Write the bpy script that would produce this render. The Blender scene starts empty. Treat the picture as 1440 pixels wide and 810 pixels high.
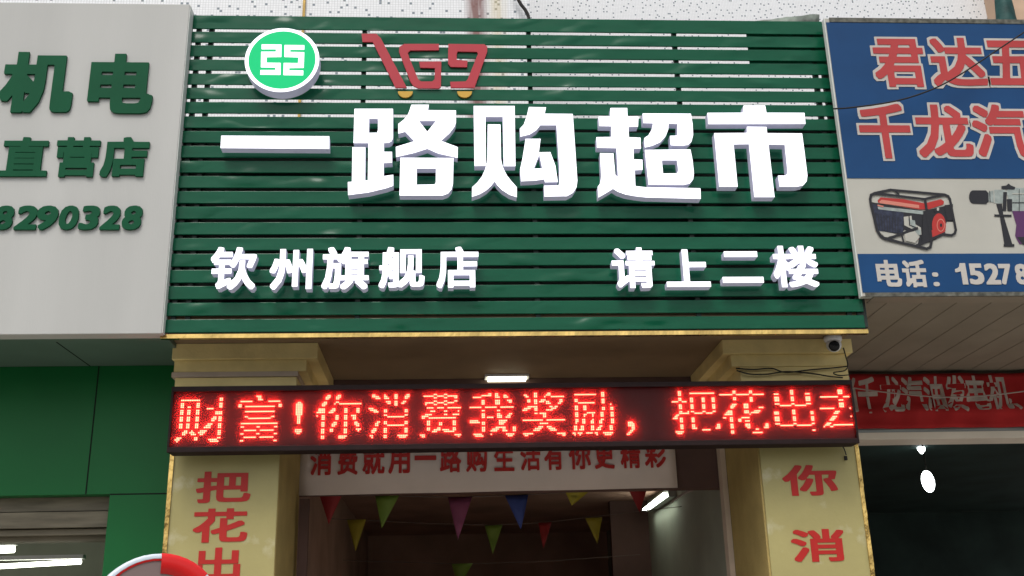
import bpy, bmesh, math, random
from mathutils import Vector, Matrix
import numpy as np
random.seed(7)
scene = bpy.context.scene
COL = scene.collection

# ------------------------------------------------------------------ camera
CAM = Vector((-0.415, -5.938, 1.6))
PITCH, YAW, ROLL = math.radians(18.76), math.radians(3.55), math.radians(-1.41)
FPX = 1500.0                                   # focal length, in pixels of a 1440 px wide picture
_cp, _sp, _cy, _sy = math.cos(PITCH), math.sin(PITCH), math.cos(YAW), math.sin(YAW)
FWD = Vector((_sy*_cp, _cy*_cp, _sp))
_r0 = Vector((_cy, -_sy, 0)); _u0 = _r0.cross(FWD)
RGT = _r0*math.cos(ROLL) + _u0*math.sin(ROLL)
UPV = -_r0*math.sin(ROLL) + _u0*math.cos(ROLL)
cam_d = bpy.data.cameras.new('camera'); cam = bpy.data.objects.new('camera', cam_d); COL.objects.link(cam)
m3 = Matrix((RGT, UPV, -FWD)).transposed()
cam.matrix_world = Matrix.Translation(CAM) @ m3.to_4x4()
cam_d.sensor_width = 36; cam_d.lens = FPX/1440*36; cam_d.clip_start = 0.05; cam_d.clip_end = 500
scene.camera = cam

# ------------------------------------------------------------------ overcast daylight
SUN_EL, SUN_AZ = math.radians(58), math.radians(200)       # azimuth clockwise from +Y: over the street, a little left
world = bpy.data.worlds.new('World'); scene.world = world; world.use_nodes = True
wn = world.node_tree; wn.nodes.clear()
sky = wn.nodes.new('ShaderNodeTexSky'); sky.sky_type = 'NISHITA'; sky.sun_disc = False
sky.sun_elevation = SUN_EL; sky.sun_rotation = SUN_AZ; sky.dust_density = 4; sky.ozone_density = 1; sky.air_density = 1.2
hsv = wn.nodes.new('ShaderNodeHueSaturation'); hsv.inputs['Saturation'].default_value = 0.35
bg = wn.nodes.new('ShaderNodeBackground'); bg.inputs['Strength'].default_value = 0.15
wo = wn.nodes.new('ShaderNodeOutputWorld')
wn.links.new(sky.outputs[0], hsv.inputs['Color']); wn.links.new(hsv.outputs[0], bg.inputs[0]); wn.links.new(bg.outputs[0], wo.inputs[0])
sun_d = bpy.data.lights.new('sun', 'SUN'); sun_d.energy = 1.0; sun_d.angle = math.radians(22); sun_d.color = (1, .96, .9)
sun = bpy.data.objects.new('sun', sun_d); COL.objects.link(sun); sun.location = (-3, -12, 15)
sdir = Vector((math.sin(SUN_AZ)*math.cos(SUN_EL), math.cos(SUN_AZ)*math.cos(SUN_EL), math.sin(SUN_EL)))
sun.rotation_euler = sdir.to_track_quat('Z', 'Y').to_euler()
scene.view_settings.view_transform = 'Standard'; scene.view_settings.look = 'None'
scene.view_settings.gamma = 1; scene.view_settings.use_curve_mapping = False
scene.view_settings.exposure = 0.35
scene.render.engine = 'CYCLES'
scene.cycles.use_denoising = True
scene.cycles.max_bounces = 8
scene.cycles.caustics_reflective = False; scene.cycles.caustics_refractive = False

# ------------------------------------------------------------------ helpers
def ray(px, py):
    return FWD*FPX + RGT*(px-720) - UPV*(py-405)
def at(px, py, Y):
    d = ray(px, py); return CAM + d*((Y-CAM.y)/d.y)
def at_x(px, py, X):
    d = ray(px, py); return CAM + d*((X-CAM.x)/d.x)
def at_z(px, py, Z):
    d = ray(px, py); return CAM + d*((Z-CAM.z)/d.z)

ZB, ZT, TAU = 3.361, 5.484, 0.04/2.125           # the green sign: bottom, top, backward lean
def sign_y(z): return TAU*(z-ZB)
def at_sign(px, py, d=0.0):                       # a point d metres in front of the sign's face
    r = ray(px, py); n = Vector((0, 1, -TAU)); p0 = Vector((0, -d, ZB))
    return CAM + r*((p0-CAM).dot(n)/r.dot(n))

def wloc(o):
    v = Vector((0, 0, 0))
    while o: v += o.location; o = o.parent
    return v
def tag(o, label=None, cat=None, group=None, kind=None):
    if label: o['label'] = label
    if cat: o['category'] = cat
    if group: o['group'] = group
    if kind: o['kind'] = kind
    return o
def thing(name, loc, label, cat, group=None):
    o = bpy.data.objects.new(name, None); COL.objects.link(o); o.location = loc; o.empty_display_size = .1
    return tag(o, label, cat, group)

class MB:
    def __init__(s): s.v = []; s.f = []; s.mi = []; s.smooth = []
    def add(s, vs, fs, mi=0, sm=False):
        b = len(s.v); s.v += [tuple(v) for v in vs]
        for f in fs: s.f.append(tuple(i+b for i in f)); s.mi.append(mi); s.smooth.append(sm)
        return s
    def box(s, x0, x1, y0, y1, z0, z1, mi=0, lean=0.0, lz=0.0):
        vs = [(x, y+lean*(z-lz), z) for z in (z0, z1) for y in (y0, y1) for x in (x0, x1)]
        return s.add(vs, [(0,2,3,1),(4,5,7,6),(0,1,5,4),(2,6,7,3),(0,4,6,2),(1,3,7,5)], mi)
    def quad(s, a, b, c, d, mi=0): return s.add([a, b, c, d], [(0,1,2,3)], mi)
    def tube(s, pts, r, n=8, mi=0, r1=None):
        pts = [Vector(p) for p in pts]; rings = []
        for i, p in enumerate(pts):
            t = (pts[min(i+1, len(pts)-1)]-pts[max(i-1, 0)]).normalized()
            a = Vector((0,0,1)) if abs(t.z) < .9 else Vector((1,0,0))
            u = t.cross(a).normalized(); w = u.cross(t)
            rr = r if r1 is None else r+(r1-r)*i/(len(pts)-1)
            rings.append([p+(u*math.cos(2*math.pi*k/n)+w*math.sin(2*math.pi*k/n))*rr for k in range(n)])
        vs = [v for q in rings for v in q]; fs = []
        for i in range(len(pts)-1):
            for k in range(n):
                fs.append((i*n+k, i*n+(k+1)%n, (i+1)*n+(k+1)%n, (i+1)*n+k))
        s.add(vs, fs, mi, True)
        s.add(rings[0], [tuple(range(n))[::-1]], mi); s.add(rings[-1], [tuple(range(n))], mi)
        return s
    def build(s, name, mats, parent=None, bevel=0.0, recalc=True):
        if not isinstance(mats, (list, tuple)): mats = [mats]
        off = wloc(parent) if parent else Vector((0,0,0))
        me = bpy.data.meshes.new(name)
        me.from_pydata([tuple(Vector(v)-off) for v in s.v], [], s.f)
        for m in mats: me.materials.append(m)
        for p, i, sm in zip(me.polygons, s.mi, s.smooth): p.material_index = i; p.use_smooth = sm
        if recalc:
            bm = bmesh.new(); bm.from_mesh(me); bmesh.ops.recalc_face_normals(bm, faces=bm.faces); bm.to_mesh(me); bm.free()
        me.validate()
        o = bpy.data.objects.new(name, me); COL.objects.link(o)
        if parent: o.parent = parent
        if bevel:
            md = o.modifiers.new('bevel', 'BEVEL'); md.width = bevel; md.segments = 2; md.limit_method = 'ANGLE'
        return o

# ---- materials
def newmat(name):
    m = bpy.data.materials.new(name); m.use_nodes = True
    nt = m.node_tree; return m, nt, nt.nodes['Principled BSDF']
def pbr(name, col, rough=.6, metal=0, var=0.0, vscale=3.0, bump=0.0, bscale=40.0, spec=None, stretch=None, var2=None):
    m, nt, b = newmat(name)
    b.inputs['Roughness'].default_value = rough; b.inputs['Metallic'].default_value = metal
    b.inputs['Specular IOR Level'].default_value = .22 if spec is None else spec
    tc = nt.nodes.new('ShaderNodeTexCoord'); src = tc.outputs['Object']
    if stretch:
        mp = nt.nodes.new('ShaderNodeMapping'); mp.inputs['Scale'].default_value = stretch
        nt.links.new(src, mp.inputs[0]); src = mp.outputs[0]
    if var:
        n = nt.nodes.new('ShaderNodeTexNoise'); n.inputs['Scale'].default_value = vscale; n.inputs['Detail'].default_value = 6
        nt.links.new(src, n.inputs['Vector'])
        mx = nt.nodes.new('ShaderNodeMix'); mx.data_type = 'RGBA'
        c2 = var2 if var2 else tuple(c*(1-var) for c in col)
        mx.inputs['A'].default_value = (*c2, 1); mx.inputs['B'].default_value = (*[min(1, c*(1+var*.6)) for c in col], 1) if not var2 else (*col, 1)
        rp = nt.nodes.new('ShaderNodeMapRange'); rp.inputs[1].default_value = .3; rp.inputs[2].default_value = .7
        nt.links.new(n.outputs[0], rp.inputs[0]); nt.links.new(rp.outputs[0], mx.inputs['Factor'])
        nt.links.new(mx.outputs['Result'], b.inputs['Base Color'])
    else: b.inputs['Base Color'].default_value = (*col, 1)
    if bump:
        n2 = nt.nodes.new('ShaderNodeTexNoise'); n2.inputs['Scale'].default_value = bscale; n2.inputs['Detail'].default_value = 4
        nt.links.new(src, n2.inputs['Vector'])
        bp = nt.nodes.new('ShaderNodeBump'); bp.inputs['Strength'].default_value = bump; bp.inputs['Distance'].default_value = .02
        nt.links.new(n2.outputs[0], bp.inputs['Height']); nt.links.new(bp.outputs[0], b.inputs['Normal'])
    return m
def emit(name, col, strength, base=(.6,.6,.6)):
    m, nt, b = newmat(name)
    b.inputs['Base Color'].default_value = (*base, 1); b.inputs['Specular IOR Level'].default_value = .08
    b.inputs['Emission Color'].default_value = (*col, 1); b.inputs['Emission Strength'].default_value = strength
    return m

def mosaic(name, s, seed, block=4, base=(.80,.81,.82), stain=0.0):
    """small white mosaic tiles, one dark tile in each block of tiles"""
    m, nt, b = newmat(name); N = nt.nodes; L = nt.links
    b.inputs['Roughness'].default_value = .45
    def math_(op, a, c=None):
        n = N.new('ShaderNodeMath'); n.operation = op
        for i, q in enumerate((a, c)):
            if q is None: continue
            if isinstance(q, (int, float)): n.inputs[i].default_value = q
            else: L.new(q, n.inputs[i])
        return n.outputs[0]
    tc = N.new('ShaderNodeTexCoord'); sp = N.new('ShaderNodeSeparateXYZ'); L.new(tc.outputs['Object'], sp.inputs[0])
    x = math_('DIVIDE', sp.outputs[0], s); z = math_('DIVIDE', sp.outputs[2], s)
    cx, cz = math_('FLOOR', x), math_('FLOOR', z)
    bx, bz = math_('FLOOR', math_('DIVIDE', x, block)), math_('FLOOR', math_('DIVIDE', z, block))
    cmb = N.new('ShaderNodeCombineXYZ'); L.new(bx, cmb.inputs[0]); L.new(bz, cmb.inputs[1]); cmb.inputs[2].default_value = seed
    wnz = N.new('ShaderNodeTexWhiteNoise'); L.new(cmb.outputs[0], wnz.inputs[0])
    sc = N.new('ShaderNodeSeparateColor'); L.new(wnz.outputs['Color'], sc.inputs[0])
    tx, tz = math_('FLOOR', math_('MULTIPLY', sc.outputs[0], block)), math_('FLOOR', math_('MULTIPLY', sc.outputs[1], block))
    ix = math_('SUBTRACT', cx, math_('MULTIPLY', bx, block)); iz = math_('SUBTRACT', cz, math_('MULTIPLY', bz, block))
    ex = math_('LESS_THAN', math_('ABSOLUTE', math_('SUBTRACT', ix, tx)), .5)
    ez = math_('LESS_THAN', math_('ABSOLUTE', math_('SUBTRACT', iz, tz)), .5)
    dark = math_('MULTIPLY', ex, ez)
    fx, fz = math_('FRACT', x), math_('FRACT', z)
    g = math_('MAXIMUM', math_('LESS_THAN', fx, .14), math_('LESS_THAN', fz, .14))
    c3 = N.new('ShaderNodeCombineXYZ'); L.new(cx, c3.inputs[0]); L.new(cz, c3.inputs[1])
    w3 = N.new('ShaderNodeTexWhiteNoise'); L.new(c3.outputs[0], w3.inputs[0])
    v = N.new('ShaderNodeMix'); v.data_type = 'RGBA'; L.new(w3.outputs['Value'], v.inputs['Factor'])
    v.inputs['A'].default_value = (*[c*.93 for c in base], 1); v.inputs['B'].default_value = (*base, 1)
    d = N.new('ShaderNodeMix'); d.data_type = 'RGBA'; L.new(dark, d.inputs['Factor']); L.new(v.outputs['Result'], d.inputs['A']); d.inputs['B'].default_value = (.16,.2,.23,1)
    gm = N.new('ShaderNodeMix'); gm.data_type = 'RGBA'; L.new(g, gm.inputs['Factor']); L.new(d.outputs['Result'], gm.inputs['A']); gm.inputs['B'].default_value = (.55,.56,.57,1)
    out = gm.outputs['Result']
    if stain:                                     # rust and dirt that has run down the wall in narrow streaks
        for (x0, wd, col, amt) in STAINS:
            dist = math_('ABSOLUTE', math_('SUBTRACT', sp.outputs[0], x0))
            f = math_('MULTIPLY', math_('MAXIMUM', math_('SUBTRACT', 1.0, math_('DIVIDE', dist, wd)), 0.0), amt)
            nz = N.new('ShaderNodeTexNoise'); mp = N.new('ShaderNodeMapping'); mp.inputs['Scale'].default_value = (30, 1, 4)
            L.new(tc.outputs['Object'], mp.inputs[0]); L.new(mp.outputs[0], nz.inputs['Vector']); nz.inputs['Scale'].default_value = 1.0; nz.inputs['Detail'].default_value = 5
            f2 = math_('MULTIPLY', f, math_('MULTIPLY', nz.outputs[0], 2.0)); f2 = math_('MINIMUM', f2, .95)
            q = N.new('ShaderNodeMix'); q.data_type = 'RGBA'; L.new(f2, q.inputs['Factor']); L.new(out, q.inputs['A']); q.inputs['B'].default_value = (*col, 1)
            out = q.outputs['Result']
    L.new(out, b.inputs['Base Color'])
    return m

# ---- flat outlines and glyphs, made solid by curves
_tmp = []
def _curve_mesh(c):
    c.fill_mode = 'BOTH'; c.extrude = .5
    o = bpy.data.objects.new('outline', c); COL.objects.link(o)
    bpy.context.view_layer.update()
    me = o.to_mesh()
    v = np.array([p.co[:] for p in me.vertices]); f = []; nz = []
    for p in me.polygons: f.append(tuple(p.vertices)); nz.append(p.normal.z)
    o.to_mesh_clear(); bpy.data.objects.remove(o); bpy.data.curves.remove(c)
    return v, f, nz
_edges, _cache = {}, {}
def glyph_edges(ch, shear=0.0):
    """closed outlines of a character, as directed segments"""
    k = (ch, shear)
    if k not in _edges:
        c = bpy.data.curves.new('glyph', 'FONT'); c.body = ch; c.shear = shear; c.resolution_u = 3; c.fill_mode = 'NONE'
        o = bpy.data.objects.new('outline', c); COL.objects.link(o); bpy.context.view_layer.update()
        me = o.to_mesh()
        v = np.array([p.co[:2] for p in me.vertices]); e = np.array([tuple(q.vertices) for q in me.edges])
        o.to_mesh_clear(); bpy.data.objects.remove(o); bpy.data.curves.remove(c)
        if ch == '1':
            v = np.array([(.02,.47),(.10,.50),(.17,.56),(.20,.682),(.31,.682),(.31,0),(.20,0),(.20,.52),(.12,.46),(.02,.43)]); e = np.array([(i, (i+1) % 10) for i in range(10)])
        # follow each loop in its own order
        seg = []; nxt = {}
        for i, j in e: nxt.setdefault(int(i), []).append(int(j)); nxt.setdefault(int(j), []).append(int(i))
        seen = set()
        for st in range(len(v)):
            if st in seen or st not in nxt: continue
            loop = [st]; seen.add(st); cur = st
            while True:
                cand = [q for q in nxt[cur] if q not in seen]
                if not cand: break
                n_ = cur+1 if cur+1 in cand else cand[0]
                loop.append(n_); seen.add(n_); cur = n_
            seg += [(v[loop[i]], v[loop[(i+1) % len(loop)]]) for i in range(len(loop))]
        _edges[k] = seg
    return _edges[k]
def winding(seg, GX, GY):
    w = np.zeros(GX.shape, int)
    for a, b in seg:
        side = (b[0]-a[0])*(GY-a[1])-(GX-a[0])*(b[1]-a[1])
        w += ((a[1] <= GY)&(b[1] > GY)&(side > 0)).astype(int)
        w -= ((a[1] > GY)&(b[1] <= GY)&(side < 0)).astype(int)
    return w != 0
def field(ch, shear, H):
    seg = glyph_edges(ch, shear); P = np.array([p for q in seg for p in q]); pad = .13
    lo, hi = P.min(0)-pad, P.max(0)+pad
    gx = np.arange(lo[0], hi[0]+H, H); gy = np.arange(lo[1], hi[1]+H, H)
    GX, GY = np.meshgrid(gx, gy); d = np.full(GX.shape, 9.0)
    for a, b in seg:
        l2 = ((b-a)**2).sum()
        if l2 < 1e-12: continue
        t = np.clip(((GX-a[0])*(b[0]-a[0])+(GY-a[1])*(b[1]-a[1]))/l2, 0, 1)
        d = np.minimum(d, (GX-a[0]-t*(b[0]-a[0]))**2+(GY-a[1]-t*(b[1]-a[1]))**2)
    d = np.sqrt(d); d[~winding(seg, GX, GY)] *= -1
    return gx, gy, d
def contours(gx, gy, d):
    """outlines of d > 0 as closed loops"""
    ny, nx = d.shape; segs = {}
    def pt(e):
        k, i, j = e
        if k == 0: t = d[j, i]/(d[j, i]-d[j, i+1]); return (gx[i]+t*(gx[i+1]-gx[i]), gy[j])
        t = d[j, i]/(d[j, i]-d[j+1, i]); return (gx[i], gy[j]+t*(gy[j+1]-gy[j]))
    S = d > 0
    code = S[:-1,:-1]*1+S[:-1,1:]*2+S[1:,1:]*4+S[1:,:-1]*8
    for j, i in zip(*np.nonzero((code > 0)&(code < 15))):
        B, R, T, L = (0,i,j), (1,i+1,j), (0,i,j+1), (1,i,j); c = code[j, i]
        tab = {1:[(L,B)],2:[(B,R)],3:[(L,R)],4:[(R,T)],5:[(L,B),(R,T)],6:[(B,T)],7:[(L,T)],8:[(T,L)],9:[(T,B)],10:[(B,R),(T,L)],11:[(T,R)],12:[(R,L)],13:[(R,B)],14:[(B,L)]}[int(c)]
        for a, b in tab: segs.setdefault(a, []).append(b)
    loops = []
    while segs:
        st = next(iter(segs)); cur = st; lp = []
        while cur in segs:
            lp.append(pt(cur)); n_ = segs[cur].pop()
            if not segs[cur]: del segs[cur]
            cur = n_
        if len(lp) > 5: loops.append(lp)
    return loops
def simplify(lp, eps):
    def dp(p):
        if len(p) < 3: return p
        a, b = np.array(p[0]), np.array(p[-1]); q = np.array(p); ab = b-a; l = np.hypot(*ab)
        dd = np.abs(ab[0]*(q[:,1]-a[1])-ab[1]*(q[:,0]-a[0]))/l if l > 1e-9 else np.hypot(*(q-a).T)
        k = int(dd.argmax())
        if dd[k] < eps: return [p[0], p[-1]]
        return dp(p[:k+1])[:-1]+dp(p[k:])
    h = len(lp)//2
    return dp(lp[:h+1])[:-1]+dp(lp[h:]+[lp[0]])[:-1]
def glyph(ch, bold=0.0, shear=0.0):
    """a character with its strokes widened by `bold` (square ended, like a sign maker's heavy face)"""
    k = (ch, bold, shear)
    if k not in _cache:
        H = .0085; gx, gy, d = field(ch, shear, H); r = int(round(bold/H))
        for ax in (0, 1):
            o = d.copy()
            for s_ in range(1, r+1):
                for sg_ in (-s_, s_): o = np.maximum(o, np.roll(d, sg_, ax))
            d = o
        d[0] = d[-1] = -1; d[:,0] = d[:,-1] = -1; d[d == 0] = 1e-6
        c = bpy.data.curves.new('glyph', 'CURVE'); c.dimensions = '2D'
        for lp in contours(gx, gy, d):
            w = simplify(lp, .0022)
            if len(w) < 3: continue
            s = c.splines.new('POLY'); s.points.add(len(w)-1)
            for p, q in zip(s.points, w): p.co = (q[0], q[1], 0, 1)
            s.use_cyclic_u = True
        v, f, nz = _curve_mesh(c)
        _cache[k] = (v, f, nz, v.min(0), v.max(0))
    return _cache[k]
def solid_glyph(ch, bold, X0, X1, Z0, Z1, yf, yb, front, side, shear=0.0, lean=None, grow=None):
    """fit a glyph into a world rectangle; front faces go to MB front, the returns to MB side (or are dropped)"""
    v, f, nz, lo, hi = glyph(ch, bold, shear)
    if grow is not None: lo, hi = grow             # outer outline laid over the same box as its inner glyph
    P = []
    for x, y, z in v:
        X = X0+(x-lo[0])/(hi[0]-lo[0])*(X1-X0); Z = Z0+(y-lo[1])/(hi[1]-lo[1])*(Z1-Z0)
        Y = yf if z > 0 else yb
        if lean: Y += lean(Z)
        P.append((X, Y, Z))
    ff = [q for q, n in zip(f, nz) if n > .5]; sf = [q for q, n in zip(f, nz) if abs(n) <= .5]
    front.add(P, ff)
    if side is not None: side.add(P, sf)
def solid_poly(loops, front, side, to_world, d0, d1):
    """loops: lists of picture points (outer and holes) traced off the sign; to_world(px,py,d) maps them onto its plane"""
    c = bpy.data.curves.new('outline', 'CURVE'); c.dimensions = '2D'
    for lp in loops:
        w = [to_world(px, py, d0) for px, py in lp]
        s = c.splines.new('POLY'); s.points.add(len(w)-1)
        for p, q in zip(s.points, w): p.co = (q.x, q.z, 0, 1)
        s.use_cyclic_u = True
    v, f, nz = _curve_mesh(c)
    P = [(x, sign_y(y)-(d0 if z > 0 else d1), y) for x, y, z in v]
    front.add(P, [q for q, n in zip(f, nz) if n > .5])
    if side is not None: side.add(P, [q for q, n in zip(f, nz) if abs(n) <= .5])
def rect_of(x0, x1, y0, y1, plane):
    xm, ym = (x0+x1)/2, (y0+y1)/2
    a, b = plane(x0, ym), plane(x1, ym); t, u = plane(xm, y0), plane(xm, y1)
    return a.x, b.x, u.z, t.z

# ------------------------------------------------------------------ materials
M = {}
def slat_paint():
    m, nt, b = newmat('slat_paint'); N, L = nt.nodes, nt.links
    tc = N.new('ShaderNodeTexCoord')
    n = N.new('ShaderNodeTexNoise'); n.inputs['Scale'].default_value = 2.2; n.inputs['Detail'].default_value = 5
    mp = N.new('ShaderNodeMapping'); mp.inputs['Scale'].default_value = (1, 1, 6); L.new(tc.outputs['Object'], mp.inputs[0]); L.new(mp.outputs[0], n.inputs['Vector'])
    mx = N.new('ShaderNodeMix'); mx.data_type = 'RGBA'; L.new(n.outputs[0], mx.inputs['Factor'])
    mx.inputs['A'].default_value = (.004,.060,.030,1); mx.inputs['B'].default_value = (.007,.100,.050,1)
    L.new(mx.outputs['Result'], b.inputs['Base Color'])
    b.inputs['Roughness'].default_value = .17; b.inputs['Specular IOR Level'].default_value = .16
    n2 = N.new('ShaderNodeTexNoise'); n2.inputs['Scale'].default_value = 1.0; n2.inputs['Detail'].default_value = 3
    mp2 = N.new('ShaderNodeMapping'); mp2.inputs['Scale'].default_value = (2.2, 1, 3); L.new(tc.outputs['Object'], mp2.inputs[0]); L.new(mp2.outputs[0], n2.inputs['Vector'])
    bp = N.new('ShaderNodeBump'); bp.inputs['Strength'].default_value = .22; bp.inputs['Distance'].default_value = .05
    L.new(n2.outputs[0], bp.inputs['Height'])
    n3 = N.new('ShaderNodeTexNoise'); n3.inputs['Scale'].default_value = 1.0; n3.inputs['Detail'].default_value = .5      # dents in the thin sheet
    mp3 = N.new('ShaderNodeMapping'); mp3.inputs['Scale'].default_value = (4, 1, 8); L.new(tc.outputs['Object'], mp3.inputs[0]); L.new(mp3.outputs[0], n3.inputs['Vector'])
    r3 = N.new('ShaderNodeMapRange'); r3.inputs[1].default_value = .5; r3.inputs[2].default_value = .85; r3.interpolation_type = 'SMOOTHSTEP'; L.new(n3.outputs[0], r3.inputs[0])
    bp3 = N.new('ShaderNodeBump'); bp3.inputs['Strength'].default_value = 1.0; bp3.inputs['Distance'].default_value = .010
    L.new(r3.outputs[0], bp3.inputs['Height']); L.new(bp.outputs[0], bp3.inputs['Normal']); L.new(bp3.outputs[0], b.inputs['Normal'])
    return m
M['slat'] = slat_paint()
M['dark'] = pbr('dark_backing', (.014,.022,.018), .8, var=.4)
M['batten'] = pbr('steel_batten', (.03,.04,.035), .6)
M['letter_face'] = emit('lit_white_acrylic', (.9,.9,1.0), 1.0)
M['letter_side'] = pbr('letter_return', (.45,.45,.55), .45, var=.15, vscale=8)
_b = M['letter_side'].node_tree.nodes['Principled BSDF']       # faint glow added to the returns, standing in for spill from the lit faces
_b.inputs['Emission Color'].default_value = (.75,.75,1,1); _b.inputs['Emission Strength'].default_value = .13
M['halo_glow_back'] = emit('added_halo_glow', (.85,.88,1.0), .9)  # emissive backs added only to throw a soft halo onto the slats
M['logo_green'] = emit('lit_green_acrylic', (.010,.56,.19), .8, (.005,.12,.05))
M['cart_red'] = pbr('cart_red', (.42,.035,.05), .45, var=.1)
M['cart_yellow'] = pbr('cart_yellow', (.55,.33,.05), .5)
M['gold'] = pbr('gold_foil', (.66,.45,.15), .18, 1.0, bump=1.0, bscale=9, stretch=(1,1,.5), var=.5, vscale=6)
M['gold_dull'] = pbr('dull_gold_strip', (.45,.30,.09), .5, .3, var=.6, vscale=14)
M['white_sign'] = pbr('pale_composite_panel', (.44,.44,.42), .55, var=.08, vscale=2.2, bump=.04, bscale=120, stretch=(1,1,.16))
M['panel_edge'] = pbr('panel_edge', (.62,.64,.60), .5)
M['sign_green'] = pbr('green_letter', (.006,.078,.034), .6, var=.12, spec=.1)
M['blue'] = pbr('blue_print', (.006,.050,.15), .5, spec=.2, var=.15, vscale=2.5)
M['cream'] = pbr('cream_print', (.43,.42,.37), .5, var=.08, vscale=3)
M['print_red'] = pbr('red_print', (.42,.05,.05), .5, var=.1)
M['print_white'] = pbr('white_print', (.48,.45,.41), .5, var=.1)
M['print_black'] = pbr('black_print', (.022,.022,.026), .5)
M['print_navy'] = pbr('navy_print', (.03,.035,.06), .5, var=.5, vscale=40)
M['print_tank'] = pbr('tank_print', (.40,.035,.03), .5)
M['print_pale'] = pbr('pale_red_print', (.55,.20,.15), .5)
M['print_grey'] = pbr('grey_print', (.30,.34,.32), .5, var=.25, vscale=30)
M['print_purple'] = pbr('purple_print', (.09,.03,.10), .5)
M['rusty_frame'] = pbr('weathered_edge', (.12,.12,.10), .7, var=.6, vscale=30)
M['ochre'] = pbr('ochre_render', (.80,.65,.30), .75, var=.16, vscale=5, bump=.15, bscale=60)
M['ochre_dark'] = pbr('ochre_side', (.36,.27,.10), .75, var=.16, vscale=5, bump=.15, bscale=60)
M['stone_band'] = pbr('pinkish_band', (.52,.42,.33), .7, var=.12, vscale=6)
M['yellow_paper'] = pbr('yellow_vinyl', (.36,.315,.135), .35, var=.07, vscale=4, bump=.25, bscale=7)
_nt = M['yellow_paper'].node_tree; _b = _nt.nodes['Principled BSDF']; _src = _b.inputs['Base Color'].links[0].from_socket
_tc = _nt.nodes.new('ShaderNodeTexCoord'); _n = _nt.nodes.new('ShaderNodeTexNoise'); _n.inputs['Scale'].default_value = 5.5; _n.inputs['Detail'].default_value = 8; _n.inputs['Roughness'].default_value = .6
_nt.links.new(_tc.outputs['Object'], _n.inputs['Vector'])
_r = _nt.nodes.new('ShaderNodeMapRange'); _r.inputs[1].default_value = .60; _r.inputs[2].default_value = .82; _nt.links.new(_n.outputs[0], _r.inputs[0])
_x = _nt.nodes.new('ShaderNodeMix'); _x.data_type = 'RGBA'; _nt.links.new(_r.outputs[0], _x.inputs['Factor']); _nt.links.new(_src, _x.inputs['A']); _x.inputs['B'].default_value = (.52,.48,.34,1)
_nt.links.new(_x.outputs['Result'], _b.inputs['Base Color'])
M['char_red'] = pbr('red_vinyl', (.40,.022,.018), .4, var=.1)
M['soffit'] = pbr('brown_soffit', (.23,.16,.095), .7, var=.15, vscale=2)
M['soffit_teal'] = pbr('green_soffit', (.10,.15,.12), .35, var=.15, vscale=2)
M['soffit_grey'] = pbr('grey_soffit', (.25,.215,.165), .7, var=.12, vscale=3)
M['green_wall'] = pbr('green_composite', (.008,.125,.032), .4, var=.12, vscale=1.2, spec=.2)
M['seam'] = pbr('dark_joint', (.006,.012,.008), .8)
M['seam_brown'] = pbr('brown_joint', (.20,.172,.131), .8)
M['led_case'] = pbr('led_cabinet', (.014,.006,.006), .7, var=.3, vscale=20, spec=.2)
M['white_cloth'] = pbr('white_banner_vinyl', (.58,.50,.455), .6, var=.08, vscale=3)
M['banner_red'] = pbr('red_cloth', (.42,.02,.022), .75, var=.2, vscale=4, bump=.3, bscale=9)
M['banner_white'] = pbr('pale_cloth_letters', (.50,.44,.40), .75, var=.3, vscale=9)
M['lintel'] = pbr('pale_lintel', (.80,.74,.64), .6, var=.1)
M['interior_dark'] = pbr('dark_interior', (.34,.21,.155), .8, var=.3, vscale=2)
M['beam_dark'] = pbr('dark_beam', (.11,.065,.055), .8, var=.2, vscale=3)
M['interior_wall'] = pbr('dim_plaster', (.30,.32,.26), .8, var=.15, vscale=2)
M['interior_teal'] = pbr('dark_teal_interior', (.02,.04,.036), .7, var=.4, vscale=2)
M['shutter'] = pbr('shutter_box', (.16,.14,.10), .6, var=.3, vscale=4, stretch=(1,1,8))
M['tube'] = emit('fluorescent_tube', (.92,1.0,.86), 14)
M['tube_soft'] = emit('fluorescent_tube_far', (.95,1.0,.80), 6)
M['lamp'] = emit('soffit_lamp', (1.0,.97,.72), 5)
M['bulb'] = emit('bulb', (.92,1.0,.98), 12)
M['metal_grey'] = pbr('grey_metal', (.3,.31,.3), .4, .6)
M['white_plastic'] = pbr('white_plastic', (.65,.65,.66), .35)
M['black_glass'] = pbr('black_glass', (.008,.008,.01), .1)
M['cable'] = pbr('black_cable', (.02,.018,.016), .6)
M['pale_cable'] = pbr('pale_cable', (.42,.36,.33), .6)
M['cord'] = pbr('dull_cord', (.13,.10,.085), .8)
M['asphalt'] = pbr('asphalt', (.055,.055,.055), .85, var=.25, vscale=3, bump=.3, bscale=90)
M['paving'] = pbr('pavement', (.45,.43,.39), .8, var=.2, vscale=2)
M['concrete'] = pbr('concrete', (.30,.29,.27), .85, var=.2, vscale=2, bump=.2)
M['pink_tile'] = pbr('pink_tile', (.52,.36,.25), .5, var=.15, vscale=3)
M['tarp'] = pbr('dark_green_tarp', (.015,.06,.055), .6, var=.5, vscale=6, bump=.5, bscale=10)
M['rag'] = pbr('grey_sheet', (.17,.20,.17), .55, var=.6, vscale=5, bump=.6, bscale=8)
M['disc_face'] = pbr('mauve_grey_plastic', (.22,.16,.15), .4, var=.12)
M['disc_white'] = pbr('white_reflective', (.62,.68,.75), .25, var=.1)
M['disc_red'] = pbr('red_reflective', (.62,.02,.02), .2)
flagcol = {'red': (.26,.022,.022), 'green': (.13,.20,.03), 'pink': (.20,.05,.10), 'blue': (.045,.065,.22), 'yellow': (.30,.25,.025)}
for k, c in flagcol.items(): M['flag_'+k] = pbr(k+'_flag', c, .55)

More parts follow.
